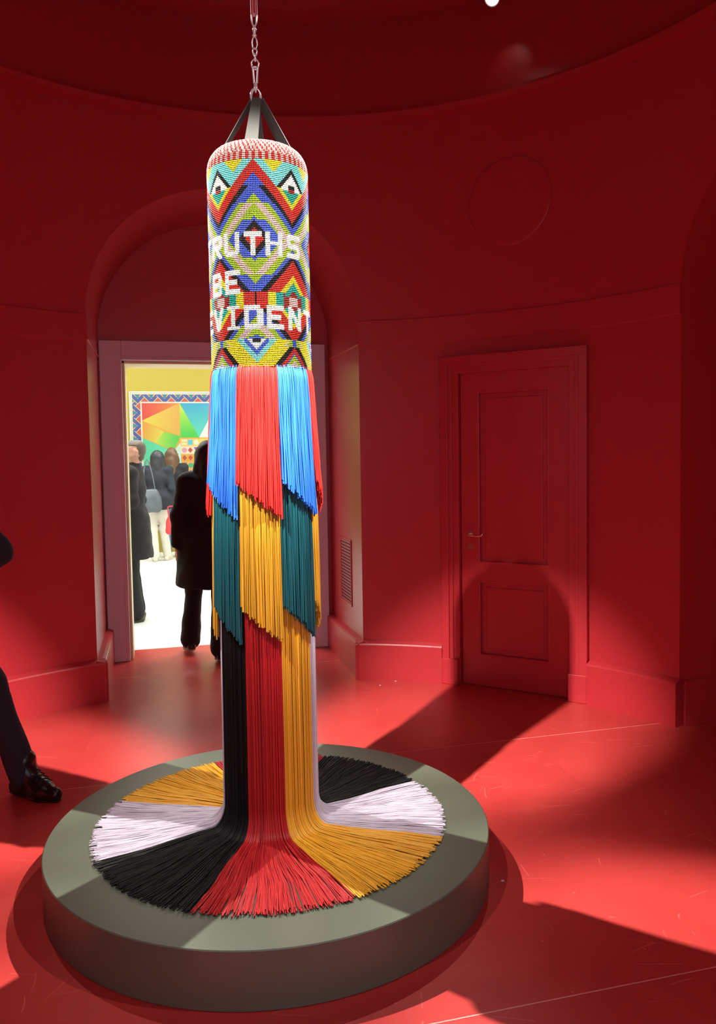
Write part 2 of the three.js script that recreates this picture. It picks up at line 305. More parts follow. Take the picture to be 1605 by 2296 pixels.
  for (let r = 0; r < 10; r++) { poly(['#fbe26a', '#fff0cc', '#f4b83e', '#f7c65a', '#f3a85e', '#eab0b4', '#f8dd52'][r % 7], [xs, 0.74 + r * 0.125], [w - 0.165, 0.74 + r * 0.125], [w - 0.165, 0.865 + r * 0.125], [xs, 0.865 + r * 0.125]);
    for (let x = xs + 0.02; x < w - 0.3; x += 0.095) { if (rnd() < 0.22) continue; const y = 0.755 + r * 0.125, q = Math.floor(rnd() * 5); const co = cols[Math.floor(rnd() * 12)];
      if (q === 0) poly(co, [x, y], [x + 0.075, y], [x + 0.037, y + 0.085]); else if (q === 1) poly(co, [x + 0.037, y], [x + 0.075, y + 0.045], [x + 0.037, y + 0.09], [x, y + 0.045]);
      else if (q === 2) { poly(co, [x, y], [x + 0.08, y], [x + 0.08, y + 0.03], [x, y + 0.03]); poly(co, [x, y + 0.055], [x + 0.08, y + 0.055], [x + 0.08, y + 0.08], [x, y + 0.08]); }
      else if (q === 3) { k.fillStyle = co; k.beginPath(); k.arc((x + 0.04) * S, (y + 0.045) * S, 0.04 * S, 0, 7); k.fill(); } else poly(co, [x, y], [x + 0.08, y], [x + 0.08, y + 0.085], [x, y + 0.085]); } }
  k.restore();
  const t = new THREE.CanvasTexture(c); t.colorSpace = THREE.SRGBColorSpace;
  const cg = new THREE.BoxGeometry(w - 0.03, h - 0.03, 0.03); cg.translate(0, y0 + h / 2, 0.005);
  mesh('canvas', cg, new THREE.MeshPhysicalMaterial({ map: t, roughness: 0.6, color: lin(0.40, 0.40, 0.40) }), g);
  mesh('frame', [box(0.02, h, 0.05, -w / 2, y0 + h / 2, 0, 0.004), box(0.02, h, 0.05, w / 2, y0 + h / 2, 0, 0.004), box(w, 0.02, 0.05, 0, y0, 0, 0.004), box(w, 0.02, 0.05, 0, y0 + h, 0, 0.004)], mat(0.85, 0.8, 0.55, 0.5), g);
  tag(g, 'large abstract painting of bright facets in a zigzag border on the yellow wall', 'painting');
}

/* ------------------------------------------------------------------ plinth */
const HP = 0.1734, RP = 0.787;
tag(mesh('round_plinth', new THREE.LatheGeometry([[0.0001, 0], [RP - 0.004, 0], [RP, 0.004], [RP, HP - 0.003], [RP - 0.003, HP], [0.0001, HP]].map(p => new THREE.Vector2(...p)), 160).toNonIndexed(), PLINTH), 'low round olive grey plinth on the red floor under the hanging beaded bag', 'plinth');
{ const g = scene.getObjectByName('round_plinth').geometry; g.computeVertexNormals(); }

/* ------------------------------------------------------------------ the beaded bag with its fringes */
const bag = group('beaded_bag');
tag(bag, 'tall cylindrical bag of colourful beadwork with tiered fringe fanning over the round plinth', 'punching bag');
const BR = 0.1735, BH0 = 1.805, ROW = 0.0062, NROW = 110, NCOL = 200, AX = -12.3;   // AX: azimuth of the pattern's front axis
const BEAD = 0.48;
const BC = { red: lin(0.66, 0.022, 0.012), black: lin(0.006, 0.005, 0.006), blue: lin(0.055, 0.095, 0.60), green: lin(0.32, 0.50, 0.018), pink: lin(0.84, 0.46, 0.40), yellow: lin(1.0, 0.74, 0.02), cyan: lin(0.20, 0.80, 0.74), teal: lin(0.015, 0.33, 0.27), rim: lin(0.80, 0.46, 0.40), white: lin(0.80, 0.80, 0.74), dred: lin(0.30, 0.02, 0.015) };
const FONT = {};
{ const bars = (...r) => { const m = new Set(); for (const [x0, x1, y0, y1] of r) for (let x = x0; x <= x1; x++) for (let y = y0; y <= y1; y++) m.add(x + ',' + y); return m; };
  const diag = (m, x0, y0, x1, y1) => { for (let i = 0; i <= 24; i++) { const x = x0 + (x1 - x0) * i / 24, y = Math.round(y0 + (y1 - y0) * i / 24); for (let d = 0; d < 3; d++) m.add(Math.round(x + d) + ',' + y); } return m; };
  FONT.T = bars([0, 10, 0, 2], [4, 6, 0, 12]); FONT.H = bars([0, 2, 0, 12], [8, 10, 0, 12], [0, 10, 5, 6]);
  FONT.E = bars([0, 2, 0, 12], [0, 10, 0, 2], [0, 8, 5, 7], [0, 10, 10, 12]); FONT.U = bars([0, 2, 0, 10], [8, 10, 0, 10], [1, 9, 10, 11], [2, 8, 11, 12]);
  FONT.B = bars([0, 2, 0, 12], [0, 9, 0, 2], [0, 9, 5, 7], [0, 9, 10, 12], [8, 10, 2, 5], [8, 10, 7, 11]); FONT.R = diag(bars([0, 2, 0, 12], [0, 9, 0, 2], [0, 9, 5, 7], [8, 10, 1, 6]), 4, 7, 8, 12);
  FONT.S = bars([1, 10, 0, 2], [0, 2, 1, 5], [1, 9, 5, 7], [8, 10, 7, 11], [0, 9, 10, 12]); FONT.V = diag(diag(bars(), 0, 0, 4, 12), 8, 0, 4, 12);
  FONT.I = bars([0, 8, 0, 1], [3, 5, 0, 12], [0, 8, 11, 12]); FONT.D = bars([0, 2, 0, 12], [0, 9, 0, 2], [0, 9, 10, 12], [8, 11, 2, 10]); FONT.N = diag(bars([0, 2, 0, 12], [8, 10, 0, 12]), 1, 1, 7, 11); }
const WORDS = [['T', -46, 38], ['R', -33, 38], ['U', -20, 38], ['T', -6, 38], ['H', 7, 38], ['S', 21, 38], ['B', -34, 58], ['E', -20, 58], ['E', -46, 77], ['V', -33, 77], ['I', -19, 77], ['D', -7, 77], ['E', 7, 77], ['N', 21, 77], ['T', 35, 77]];
const LETTER = new Set(); for (const [ch, c0, r0] of WORDS) for (const q of FONT[ch]) { const [x, y] = q.split(',').map(Number); LETTER.add((c0 + x) + ',' + (r0 + y)); }
function pattern(col, r) {                      // col: signed bead column from the front axis, r: bead row from the top
  if (LETTER.has(col + ',' + r)) return 'white';
  let c = Math.abs(((col % 50) + 50) % 50); if (c > 25) c = 50 - c; const cb = 25 - c;
  if (r >= 95) {                                 // the last rows above the fringe
    const s = r - 98.5 - cb;                     // chevrons centred between the diamonds
    if (s >= 4.2) return r > 105 && cb < 2.5 && s > 7 ? 'pink' : 'green';
    if (s >= 3.2) return 'blue';
    if (s >= 0) return 'red';
    if (s >= -3.6 && r >= 99) return 'black';
    const q = r + c;                             // V shapes below the small diamond
    if (r < 99 && r + cb * 0.2 < 99 && q > 116) return cb < 2 ? 'blue' : 'green';
    if (c < 3 && r < 98.5) return r < 97 ? 'black' : 'white';
    if (c < 2.4 - (r - 98.5) && r < 101) return 'white';
    if (q < 103.2 && c < 8) return 'blue';
    if (q < 107.5) return 'cyan';
    if (q < 116 || r >= 99) return 'yellow';
    return 'pink';
  }
  if (r > 92 && c < 8 && r - 92.5 >= c * 0.35) return c < 2.5 && r > 94 ? 'black' : 'blue';
  const low = r > 41.6; if (r > 74.3) r = 148.6 - r;
  const rp = r < 41.6 ? r : 83.2 - r, p = rp - c, dB = 74.3 - r;
  if (low && dB < 4.6) {                         // the waist between diamonds
    if (c < 2 - dB * 0.2) return c < 1 ? 'black' : 'red'; if (c < 7.4) return 'red'; if (c < 13) return 'yellow'; if (c < 17.5 || (cb < 7 && dB > 3 && cb + dB > 6.5)) return 'teal';
    return cb < 3.2 && dB < 2.7 ? 'pink' : 'dred';
  }
  const lo = low ? -1.5 : 0, yl = low ? -5.3 : -3.6;
  if (p >= lo) {
    if (p < 6.4) return 'red';
    if (rp < 22.5) { if (p >= 17.5) return 'green'; if (p >= 10.4) return 'blue'; return !low && rp < 13.4 ? (c === 0 && rp > 11.4 && rp < 12.6 ? 'white' : 'blue') : 'black'; }
    if (p < 9.8) return 'black'; if (p < 13.2) return 'blue'; if (p < 17.5) return 'green'; if (p < 22.5) return 'pink';
    if (p < (rp < 32 ? 30 : 25)) return 'green'; if (p < 31.5) return 'blue'; if (p < 35.4) return 'black'; return 'red';
  }
  if (!low) {
    if (r < 13.4) { const s = r - cb; if (s < 2.2) return Math.abs(c - 12.5) < 6.2 - r ? 'yellow' : 'cyan'; if (s < 5.9) return 'black'; return cb < 2.6 && r > 11.5 ? 'black' : 'white'; }
    if (p >= yl) return 'yellow'; if (cb < 2.8 && r < 15.8) return 'dred'; return r < 14.8 ? 'white' : 'teal';
  }
  if (p >= yl) return 'yellow';
  return cb < 5.2 - dB * 0.9 + 4.2 - 1.0 && dB < 6 && cb + dB * 0.9 < 6 ? 'dred' : 'teal';
}
{
  const prof = []; // beads: rows on the drum, then rows over the rounded shoulder and the top
  for (let r = 0; r < NROW; r++) prof.push([BR, BH0 + (NROW - 0.5 - r) * ROW, r]);
  const top = BH0 + NROW * ROW; let s = 0;
  for (let k = 0; k < 22; k++) { const a = Math.min(1, (k + 0.5) / 19) * 0.5 * Math.PI, q = k < 19 ? 0.062 * (1 - Math.cos(a)) : 0.062 + (k - 18) * 0.0066; prof.push([BR - q, top + 0.082 * Math.sin(a), -1 - k]); }
  const m = new THREE.InstancedMesh(new THREE.SphereGeometry(1, 7, 5), new THREE.MeshPhysicalMaterial({ color: 0xffffff, roughness: 0.4, specularIntensity: 0.35 }), NCOL * prof.length);
  m.name = 'bead'; m.castShadow = m.receiveShadow = true; const M = new THREE.Matrix4(), q = new THREE.Quaternion(), col = new THREE.Color(); let i = 0;
  const pw = 2 * Math.PI * BR / NCOL;
  for (const [rad, y, r] of prof) for (let c = 0; c < NCOL; c++) {
    const signed = c < 100 ? c : c - 200, a = (AX + c * 1.8 + R(-0.12, 0.12)) * D;
    q.setFromAxisAngle(V(0, 1, 0), a);
    M.compose(V(rad * Math.sin(a), y + R(-0.0003, 0.0003), rad * Math.cos(a)), q, V(pw * 0.5 * rad / BR, ROW * 0.44, 0.0032)); m.setMatrixAt(i, M);
    let k = r >= 0 ? pattern(signed, r) : (-r < 5 ? (c % 4 < 2 ? 'red' : 'rim') : (c + (-r >> 1)) % 3 === 0 ? 'red' : ((c + -r) % 5 < 2 ? 'white' : 'rim'));
    col.copy(BC[k]).multiplyScalar(R(0.88, 1.08) * (k === 'white' ? 0.75 : BEAD)); m.setColorAt(i++, col);
  }
  stuff(m); m.userData.label = 'rows of glossy seed beads in diamonds, chevrons and white letters'; bag.add(m);
  const core = new THREE.LatheGeometry([[0.0001, BH0], [BR - 0.002, BH0], [BR - 0.002, top], [BR - 0.022, top + 0.056], [BR - 0.064, top + 0.08], [0.0001, top + 0.086]].map(p => new THREE.Vector2(...p)), 96);
  mesh('core', core, mat(0.035, 0.03, 0.03, 0.9), bag);
}
const FR = { blue: mat(0.025, 0.16, 0.72, 0.42), red: mat(0.66, 0.018, 0.014, 0.42), teal: mat(0.006, 0.085, 0.105, 0.36), gold: mat(0.62, 0.30, 0.018, 0.4), black: mat(0.003, 0.003, 0.0034, 0.6, { specularIntensity: 0.6 }), crimson: mat(0.50, 0.012, 0.016, 0.42), amber: mat(0.86, 0.44, 0.03, 0.42), white: mat(0.67, 0.60, 0.71, 0.5) };
for (const k in FR) { FR[k].vertexColors = true; if (k === 'black' || k === 'teal') continue; FR[k].sheen = 0.25; FR[k].sheenRoughness = 0.4; FR[k].sheenColor = FR[k].color.clone().lerp(lin(1, 1, 1), 0.3); }
const polar = (a, r, y) => V(r * Math.sin(a * D), y, r * Math.cos(a * D));
// two upper tiers: eight panels each, cut on the slant
function tier(k, name, m, rTop, rMid, rBot, yTop, yL, yR, n, layers) {
  const S = new Strands(5), a0 = -36 + 45 * k;
  for (let l = 0; l < layers; l++) for (let j = 0; j < n; j++) {
    const t = (j + 0.5 + (l % 2) * 0.5 + R(-0.15, 0.15)) / n, a = a0 + 45 * Math.min(1, t), yb = yL + (yR - yL) * t + R(-0.012, 0.008), dr = -l * 0.006 + R(-0.0015, 0.0015), path = [];
    const w1 = R(0, 6), w2 = R(0, 6), am = R(0.1, 0.5), drift = R(-0.6, 0.6);
    for (let i = 0; i <= 14; i++) { const u = i / 14, y = yTop + (yb - yTop) * u, rr = u < 0.5 ? rTop + (rMid - rTop) * Math.pow(u * 2, 0.6) : rMid + (rBot - rMid) * (u * 2 - 1);
      path.push(polar(a + (Math.sin(u * 7 + w1) * am + drift * u) * Math.min(1, u * 4), rr + dr + (i === 0 ? -0.004 : 0) + Math.sin(u * 9 + w2) * 0.0012, y)); }
    S.push(path, R(0.0021, 0.0028), R(0.72, 1.12));
  }
  return stuff(mesh(name, S.build(), m, bag));
}
for (let k = 0; k < 8; k++) tier(k, k % 2 ? 'blue_fringe' : 'red_fringe', k % 2 ? FR.blue : FR.red, 0.1745, 0.190, 0.206, 1.814, 1.422, 1.300, 34, 3);
for (let k = 0; k < 8; k++) tier(k, k % 2 ? 'teal_fringe' : 'gold_fringe', k % 2 ? FR.teal : FR.gold, 0.166, 0.184, 0.192, 1.80, 0.995, 0.872, 34, 3);
// the long tier: falls to the plinth and fans out over it
const LONG = [['crimson', 'red'], ['amber', 'gold'], ['white', 'white'], ['black', 'black'], ['crimson', 'red'], ['amber', 'gold'], ['white', 'white'], ['black', 'black']];
LONG.forEach(([c, n], k) => {
  const S = new Strands(5), N = 235;
  for (let j = 0; j < N; j++) {
    const t = (j + 0.5) / N, d = rnd(), rc = 0.168 - 0.022 * d, thick = r => 0.018 * 0.168 / r, path = [];
    const ac = -36 + 45 * (k + t), af = -29.7 + 45 * k + 45 * Math.min(1, Math.max(0, t + R(-0.012, 0.012))), end = 0.627 + R(-0.022, 0.010), w = R(0, 6), wa = R(0.1, 0.35), bend = 0.05 + 0.02 * d, w2 = R(0, 6), wig = R(0.0008, 0.0026);
    for (let i = 0; i <= 8; i++) { const u = i / 8; path.push(polar(ac + Math.sin(u * 6 + w) * wa, rc + 0.004 * u * u, 1.5 + (HP + 0.024 + bend * 1.5 - 1.5) * u)); }
    for (let i = 1; i <= 6; i++) { const q = i / 6 * Math.PI / 2, r = rc + 0.004 + bend * (1 - Math.cos(q)); path.push(polar(ac + (af - ac) * 0.3 * i / 6 + Math.sin(6 + w) * wa, r, HP + 0.003 + thick(r) * (1 - d) + 0.0 + (0.021 - thick(rc) * (1 - d) + thick(rc) * (1 - d) + bend * 1.5 - 0.021 + 0.021 - thick(r) * (1 - d)) * (1 - Math.sin(q)))); }
    const r0 = rc + 0.004 + bend, a1 = ac + (af - ac) * 0.3 + Math.sin(6 + w) * wa;
    for (let i = 1; i <= 10; i++) { const u = i / 10, r = r0 + (end - r0) * u; path.push(polar(a1 + (af - a1) * Math.min(1, u * 1.6) + Math.sin(u * 8 + w2) * wig / r / D, r, HP + 0.003 + thick(r) * (1 - d) + Math.abs(Math.sin(u * 11 + w)) * 0.0015)); }
    S.push(path, R(0.0017, 0.0022), R(0.80, 1.1));
  }
  stuff(mesh(n + '_long_fringe', S.build(), FR[c], bag));
});
// webbing straps from the ring to the bag's top
function strap(az, topAz, sideAz = az + 90) {
  const a = polar(az, 0.118, 2.572), b = polar(topAz, 0.014, 2.752), out = polar(az, 1, 0), side = polar(sideAz, 1, 0), n = 14, pos = [], idx = [];
  const sideTop = sideAz !== az + 90 ? side.clone() : polar(topAz + 90, 1, 0).multiplyScalar(0.8).add(side.clone().multiplyScalar(0.4)).normalize();
  const start = polar(az, 0.150, 2.548);
  for (let i = 0; i <= n; i++) {
    const u = i / n, p = u < 0.15 ? start.clone().lerp(a, u / 0.15) : a.clone().lerp(b, (u - 0.15) / 0.85), sd = side.clone().lerp(sideTop, u).normalize(), w = 0.0235 - 0.008 * u;
    const t = b.clone().sub(start).normalize(), nn = sd.clone().cross(t).normalize(), h = 0.0012;
    for (const [s1, s2] of [[-1, -1], [1, -1], [1, 1], [-1, 1]]) { const v = p.clone().addScaledVector(sd, s1 * w).addScaledVector(nn, s2 * h); pos.push(v.x, v.y, v.z); }
    if (i < n) for (let j = 0; j < 4; j++) { const q = i * 4 + j, q2 = i * 4 + (j + 1) % 4; idx.push(q, q2, q + 4, q2, q2 + 4, q + 4); }
  }
  idx.push(0, 2, 1, 0, 3, 2); const e = n * 4; idx.push(e, e + 1, e + 2, e, e + 2, e + 3);
  return strip(pos, null, idx).toNonIndexed();
}
const WEB = mat(0.055, 0.055, 0.05, 0.55);
for (const [a, t, sa] of [[-16, 0], [97, 60, 232], [168, 180], [-100, -125]]) { const g = strap(a, t, sa); g.computeVertexNormals(); mesh('strap', g, WEB, bag); }

/* ------------------------------------------------------------------ ring, clip, chain and rod above the bag */
const HAZ = -7.3 * D;            // hardware faces the entrance
function hung(name, label, cat, y, build, grp) { const g = group(name, 0, y, 0, HAZ); build(g); tag(g, label, cat, grp); return g; }
const loop = (w, h, r, rot = 0, seg = 48) => { const pts = []; for (let i = 0; i < 24; i++) { const a = i / 24 * 2 * Math.PI; pts.push(V(Math.cos(a) * w, Math.sin(a) * h, 0)); } const g = tube(pts, r, seg, 8, true); g.rotateY(rot); return g; };
hung('steel_ring', 'steel ring gathering the four black straps of the beaded bag', 'ring', 2.762, g => { mesh('ring', loop(0.019, 0.028, 0.0028, 0.3), STEEL, g); mesh('ring', loop(0.017, 0.027, 0.0025, -0.5), STEEL, g); });
hung('snap_hook', 'slim steel snap hook between chain and strap ring', 'hook', 2.79, g => {
  mesh('body', [bar(V(-0.005, 0.02, 0), V(-0.008, 0.062, 0), 0.0035), bar(V(0.005, 0.02, 0), V(0.008, 0.062, 0), 0.0035), tube([V(-0.008, 0.06, 0), V(-0.006, 0.072, 0), V(0.006, 0.072, 0), V(0.008, 0.06, 0)], 0.0035, 16).toNonIndexed(), bar(V(0, 0.018, 0), V(0, 0.004, 0), 0.007, 0.006)], STEEL, g);
  mesh('hook', tube([V(0, 0.006, 0), V(0.001, -0.004, 0.004), V(0, -0.012, 0.001), V(0, -0.008, -0.006), V(0, 0.002, -0.006)], 0.003, 24), STEEL, g);
});
const CH = 'steel chain hardware above the bag';
hung('quick_link', 'wide steel link joining the snap hook to the short chain', 'link', 2.872, g => mesh('link', loop(0.0125, 0.017, 0.0027), STEEL, g));
hung('chain_link', 'lower twisted steel chain link above the wide link', 'link', 2.896, g => mesh('link', loop(0.0065, 0.0125, 0.0024, 1.3), STEEL, g));
hung('chain_link', 'upper twisted steel chain link below the spring hook', 'link', 2.914, g => mesh('link', loop(0.0075, 0.0135, 0.0024, 0.2), STEEL, g));
hung('spring_hook', 'pear-shaped steel spring hook above the chain links', 'hook', 2.924, g => {
  mesh('hook', tube([V(0.006, 0, 0.002), V(-0.006, 0.002, 0), V(-0.0085, 0.014, 0), V(-0.0055, 0.036, 0), V(0, 0.043, 0), V(0.0055, 0.036, 0), V(0.0085, 0.018, 0), V(0.0095, 0.012, 0)], 0.0024, 40), STEEL, g);
  mesh('gate', bar(V(0.0085, 0.016, 0), V(0.005, 0.001, 0.002), 0.0019), STEEL, g);
});
hung('swivel', 'steel swivel barrel under the fork on the red rod', 'swivel', 2.966, g => mesh('barrel', new THREE.LatheGeometry([[0.0001, 0], [0.0075, 0.001], [0.0075, 0.005], [0.004, 0.008], [0.004, 0.014], [0.0068, 0.017], [0.0078, 0.026], [0.0055, 0.034], [0.0001, 0.036]].map(p => new THREE.Vector2(...p)), 20), STEEL, g));
hung('fork_shackle', 'forked steel shackle at the foot of the red rod', 'shackle', 3.0, g => { mesh('fork', [tube([V(-0.0085, 0.052, 0), V(-0.009, 0.03, 0), V(-0.006, 0.008, 0), V(0, 0.001, 0), V(0.006, 0.008, 0), V(0.009, 0.03, 0), V(0.0085, 0.052, 0)], 0.0033, 32).toNonIndexed()], STEEL, g); mesh('pin', bar(V(-0.013, 0.05, 0), V(0.013, 0.05, 0), 0.003), STEEL, g); });
{ const g = group('hanging_rod', 0, 3.04, 0); mesh('rod', bar(V(0, 0, 0), V(0, 1.38, 0), 0.0125), RED, g); mesh('ceiling_plate', new THREE.CylinderGeometry(0.06, 0.06, 0.012, 32).translate(0, 1.374, 0), RED, g); tag(g, 'slim red rod coming down from the ceiling above the chain', 'rod'); }

/* ------------------------------------------------------------------ spotlights around the drum */
function spotlight(az, label, aimY = 1.97) {
  const L = 2.13, p = V(CX + L * Math.sin(az * D), 4.15, CZ + L * Math.cos(az * D)), aim = V(0, aimY, 0).sub(p).normalize();
  const g = new THREE.Group(); g.name = numbered('spotlight'); g.position.copy(p); scene.add(g);
  const q = new THREE.Quaternion().setFromUnitVectors(V(0, 0, 1), aim), loc = geo => { geo.applyQuaternion(q); return geo; };
  mesh('housing', loc(new THREE.LatheGeometry([[0.0001, -0.16], [0.034, -0.158], [0.042, -0.15], [0.042, -0.02], [0.046, -0.005], [0.046, 0.0], [0.040, 0.0], [0.038, -0.012], [0.0001, -0.013]].map(v => new THREE.Vector2(...v)), 32).rotateX(Math.PI / 2)), WHITEMETAL, g);
  mesh('lens', loc(new THREE.CylinderGeometry(0.036, 0.036, 0.004, 32).rotateX(Math.PI / 2).translate(0, 0, -0.008)), new THREE.MeshStandardMaterial({ color: 0xffffff, emissive: lin(1, 0.96, 0.86), emissiveIntensity: 6 }), g);
  const back = aim.clone().multiplyScalar(-0.10);
  mesh('bracket', [bar(back, V(back.x, 0.262, back.z), 0.008), box(0.06, 0.03, 0.06, back.x, 0.252, back.z, 0.006)], WHITEMETAL, g);
  const add1 = (cd, ang, pen, to) => { const s = new THREE.SpotLight(lin(1, 0.955, 0.88), cd, 0, ang * D, pen, 2); s.position.copy(aim).multiplyScalar(0.012); const t = new THREE.Object3D(); t.name = 'aim'; t.position.copy(to).multiplyScalar(2); g.add(t); s.target = t; s.castShadow = true; s.shadow.radius = 1.3; s.shadow.mapSize.set(2048, 2048); g.add(s); };
  add1(LAMP_CD, 11.6, 0.4, aim); add1(SPILL_CD, 11, 0.4, V(0, 1.6, 0).sub(p).normalize()); add1(3.5, 26, 1, aim); add1(FILL_CD, 16, 0.8, V(0, 0.8, 0).sub(p).normalize());
  { const s = new THREE.SpotLight(lin(1, 0.9, 0.8), 0.075, 0, 22 * D, 0.9, 2); s.position.copy(aim).multiplyScalar(-0.175); const t = new THREE.Object3D(); t.name = 'aim'; t.position.set(Math.sin(az * D) * 0.26, -0.30, Math.cos(az * D) * 0.26); g.add(t); s.target = t; s.castShadow = true; g.add(s); }   // light leaking from the rear vents
  return tag(g, label, 'spotlight');
}
spotlight(135, 'white spotlight glowing at the top of the wall above the red door');
spotlight(225, 'white spotlight high on the drum above the left wall');
spotlight(315, 'white spotlight high on the drum at the near left');
spotlight(45, 'white spotlight high on the drum at the near right');

// scraps on the floor
[[0.736, 0.324, 0.006, 'white paper scrap on the dark floor right of the plinth'], [0.138, 0.876, 0.007, 'pale crumpled scrap on the floor in front of the plinth'], [1.123, -2.179, 0.006, 'white paper fleck on the floor below the baseboard near the door'], [0.999, -2.12, 0.005, 'tiny white fleck on the floor near the niche corner']].forEach(([x, z, r, label], i) => {
  const sc = i < 2 ? 1.09 : 1, g = new THREE.IcosahedronGeometry(r, 1), p = g.attributes.position; for (let k = 0; k < p.count; k++) { const f = 0.75 + 0.35 * Math.sin(p.getX(k) * 900 + p.getZ(k) * 1300 + i); p.setXYZ(k, p.getX(k) * f * 1.2, p.getY(k) * 0.45 * f, p.getZ(k) * f); }
  g.computeVertexNormals(); g.computeBoundingBox(); const m = mesh('paper_scrap', g, mat(0.8, 0.72, 0.68, 0.8)); m.position.set(i === 0 ? x * 1.035 : x * sc, -g.boundingBox.min.y, i === 0 ? z * 1.035 : z * sc); tag(m, label, 'scrap');
});

/* ------------------------------------------------------------------ people */
// signed distances; a prim is {d(p) , r: reach box} kept simple: tapered capsules and ellipsoids joined by a smooth minimum
const cap = (a, b, ra, rb = ra, fz = 1) => ({ a, b, ra, rb, fz });
function capD(c, x, y, z) {
  const fz = c.fz, ax = c.a.x, ay = c.a.y, az = c.a.z * fz, bx = c.b.x - ax, by = c.b.y - ay, bz = c.b.z * fz - az, px = x - ax, py = y - ay, pz = z * fz - az;
  let t = (px * bx + py * by + pz * bz) / (bx * bx + by * by + bz * bz + 1e-9); t = t < 0 ? 0 : t > 1 ? 1 : t;
  const dx = px - t * bx, dy = py - t * by, dz = pz - t * bz;
  return Math.sqrt(dx * dx + dy * dy + dz * dz) - (c.ra + (c.rb - c.ra) * t);
}
const field = (prims, k, clip, ripple = 0) => (x, y, z) => {
  let d = 1e3; for (const c of prims) { const e = capD(c, x, y, z), h = Math.max(k - Math.abs(d - e), 0) / k; d = Math.min(d, e) - h * h * k * 0.25; }
  if (ripple) d += ripple * (Math.sin(x * 31 + y * 17 + Math.sin(z * 23 + y * 9) * 1.7) + 0.6 * Math.sin(y * 43 - x * 21 + z * 29));
  return clip ? Math.max(d, clip(x, y, z)) : d;
};
function bounds(prims, m) { const b = new THREE.Box3(); for (const c of prims) for (const [q, r] of [[c.a, c.ra], [c.b, c.rb]]) b.expandByPoint(V(q.x - r - m, q.y - r - m, q.z - r - m)), b.expandByPoint(V(q.x + r + m, q.y + r + m, q.z + r + m)); return b; }
function nets(f, b, h) {      // surface nets
  const nx = Math.ceil((b.max.x - b.min.x) / h) + 2, ny = Math.ceil((b.max.y - b.min.y) / h) + 2, nz = Math.ceil((b.max.z - b.min.z) / h) + 2;
  const X = i => b.min.x + (i - 0.5) * h, Y = i => b.min.y + (i - 0.5) * h, Z = i => b.min.z + (i - 0.5) * h;
  const v = new Float32Array(nx * ny * nz), id = (i, j, k) => (k * ny + j) * nx + i;
  for (let k = 0; k < nz; k++) for (let j = 0; j < ny; j++) for (let i = 0; i < nx; i++) v[id(i, j, k)] = f(X(i), Y(j), Z(k));
  const cell = new Int32Array(nx * ny * nz).fill(-1), pos = [], nor = [], idx = [];
  const E = [[0, 1], [2, 3], [4, 5], [6, 7], [0, 2], [1, 3], [4, 6], [5, 7], [0, 4], [1, 5], [2, 6], [3, 7]];
  for (let k = 0; k < nz - 1; k++) for (let j = 0; j < ny - 1; j++) for (let i = 0; i < nx - 1; i++) {
    const c = []; let neg = 0; for (let q = 0; q < 8; q++) { const s = v[id(i + (q & 1), j + (q >> 1 & 1), k + (q >> 2))]; c.push(s); if (s < 0) neg++; }
    if (!neg || neg === 8) continue; let sx = 0, sy = 0, sz = 0, n = 0;
    for (const [a, e] of E) if ((c[a] < 0) !== (c[e] < 0)) { const t = c[a] / (c[a] - c[e]); sx += (a & 1) + t * ((e & 1) - (a & 1)); sy += (a >> 1 & 1) + t * ((e >> 1 & 1) - (a >> 1 & 1)); sz += (a >> 2) + t * ((e >> 2) - (a >> 2)); n++; }
    const x = X(i) + sx / n * h, y = Y(j) + sy / n * h, z = Z(k) + sz / n * h, e = h * 0.5;
    cell[id(i, j, k)] = pos.length / 3; pos.push(x, y, z);
    const g = V(f(x + e, y, z) - f(x - e, y, z), f(x, y + e, z) - f(x, y - e, z), f(x, y, z + e) - f(x, y, z - e)).normalize(); nor.push(g.x, g.y, g.z);
  }
  const quad = (a, b2, c, d, flip) => { if (a < 0 || b2 < 0 || c < 0 || d < 0) return; flip ? idx.push(a, c, b2, a, d, c) : idx.push(a, b2, c, a, c, d); };
  for (let k = 1; k < nz - 1; k++) for (let j = 1; j < ny - 1; j++) for (let i = 1; i < nx - 1; i++) {
    const s = v[id(i, j, k)] < 0;
    if (s !== v[id(i + 1, j, k)] < 0) quad(cell[id(i, j - 1, k - 1)], cell[id(i, j, k - 1)], cell[id(i, j, k)], cell[id(i, j - 1, k)], !s);
    if (s !== v[id(i, j + 1, k)] < 0) quad(cell[id(i - 1, j, k - 1)], cell[id(i - 1, j, k)], cell[id(i, j, k)], cell[id(i, j, k - 1)], !s);
    if (s !== v[id(i, j, k + 1)] < 0) quad(cell[id(i - 1, j - 1, k)], cell[id(i, j - 1, k)], cell[id(i, j, k)], cell[id(i - 1, j, k)], !s);
  }
  return strip(pos, nor, idx);
}
const solid = (prims, k, h, clip, ripple) => nets(field(prims, k, clip, ripple), bounds(prims, 0.02), h);
const SKIN = mat(0.52, 0.27, 0.18, 0.5);
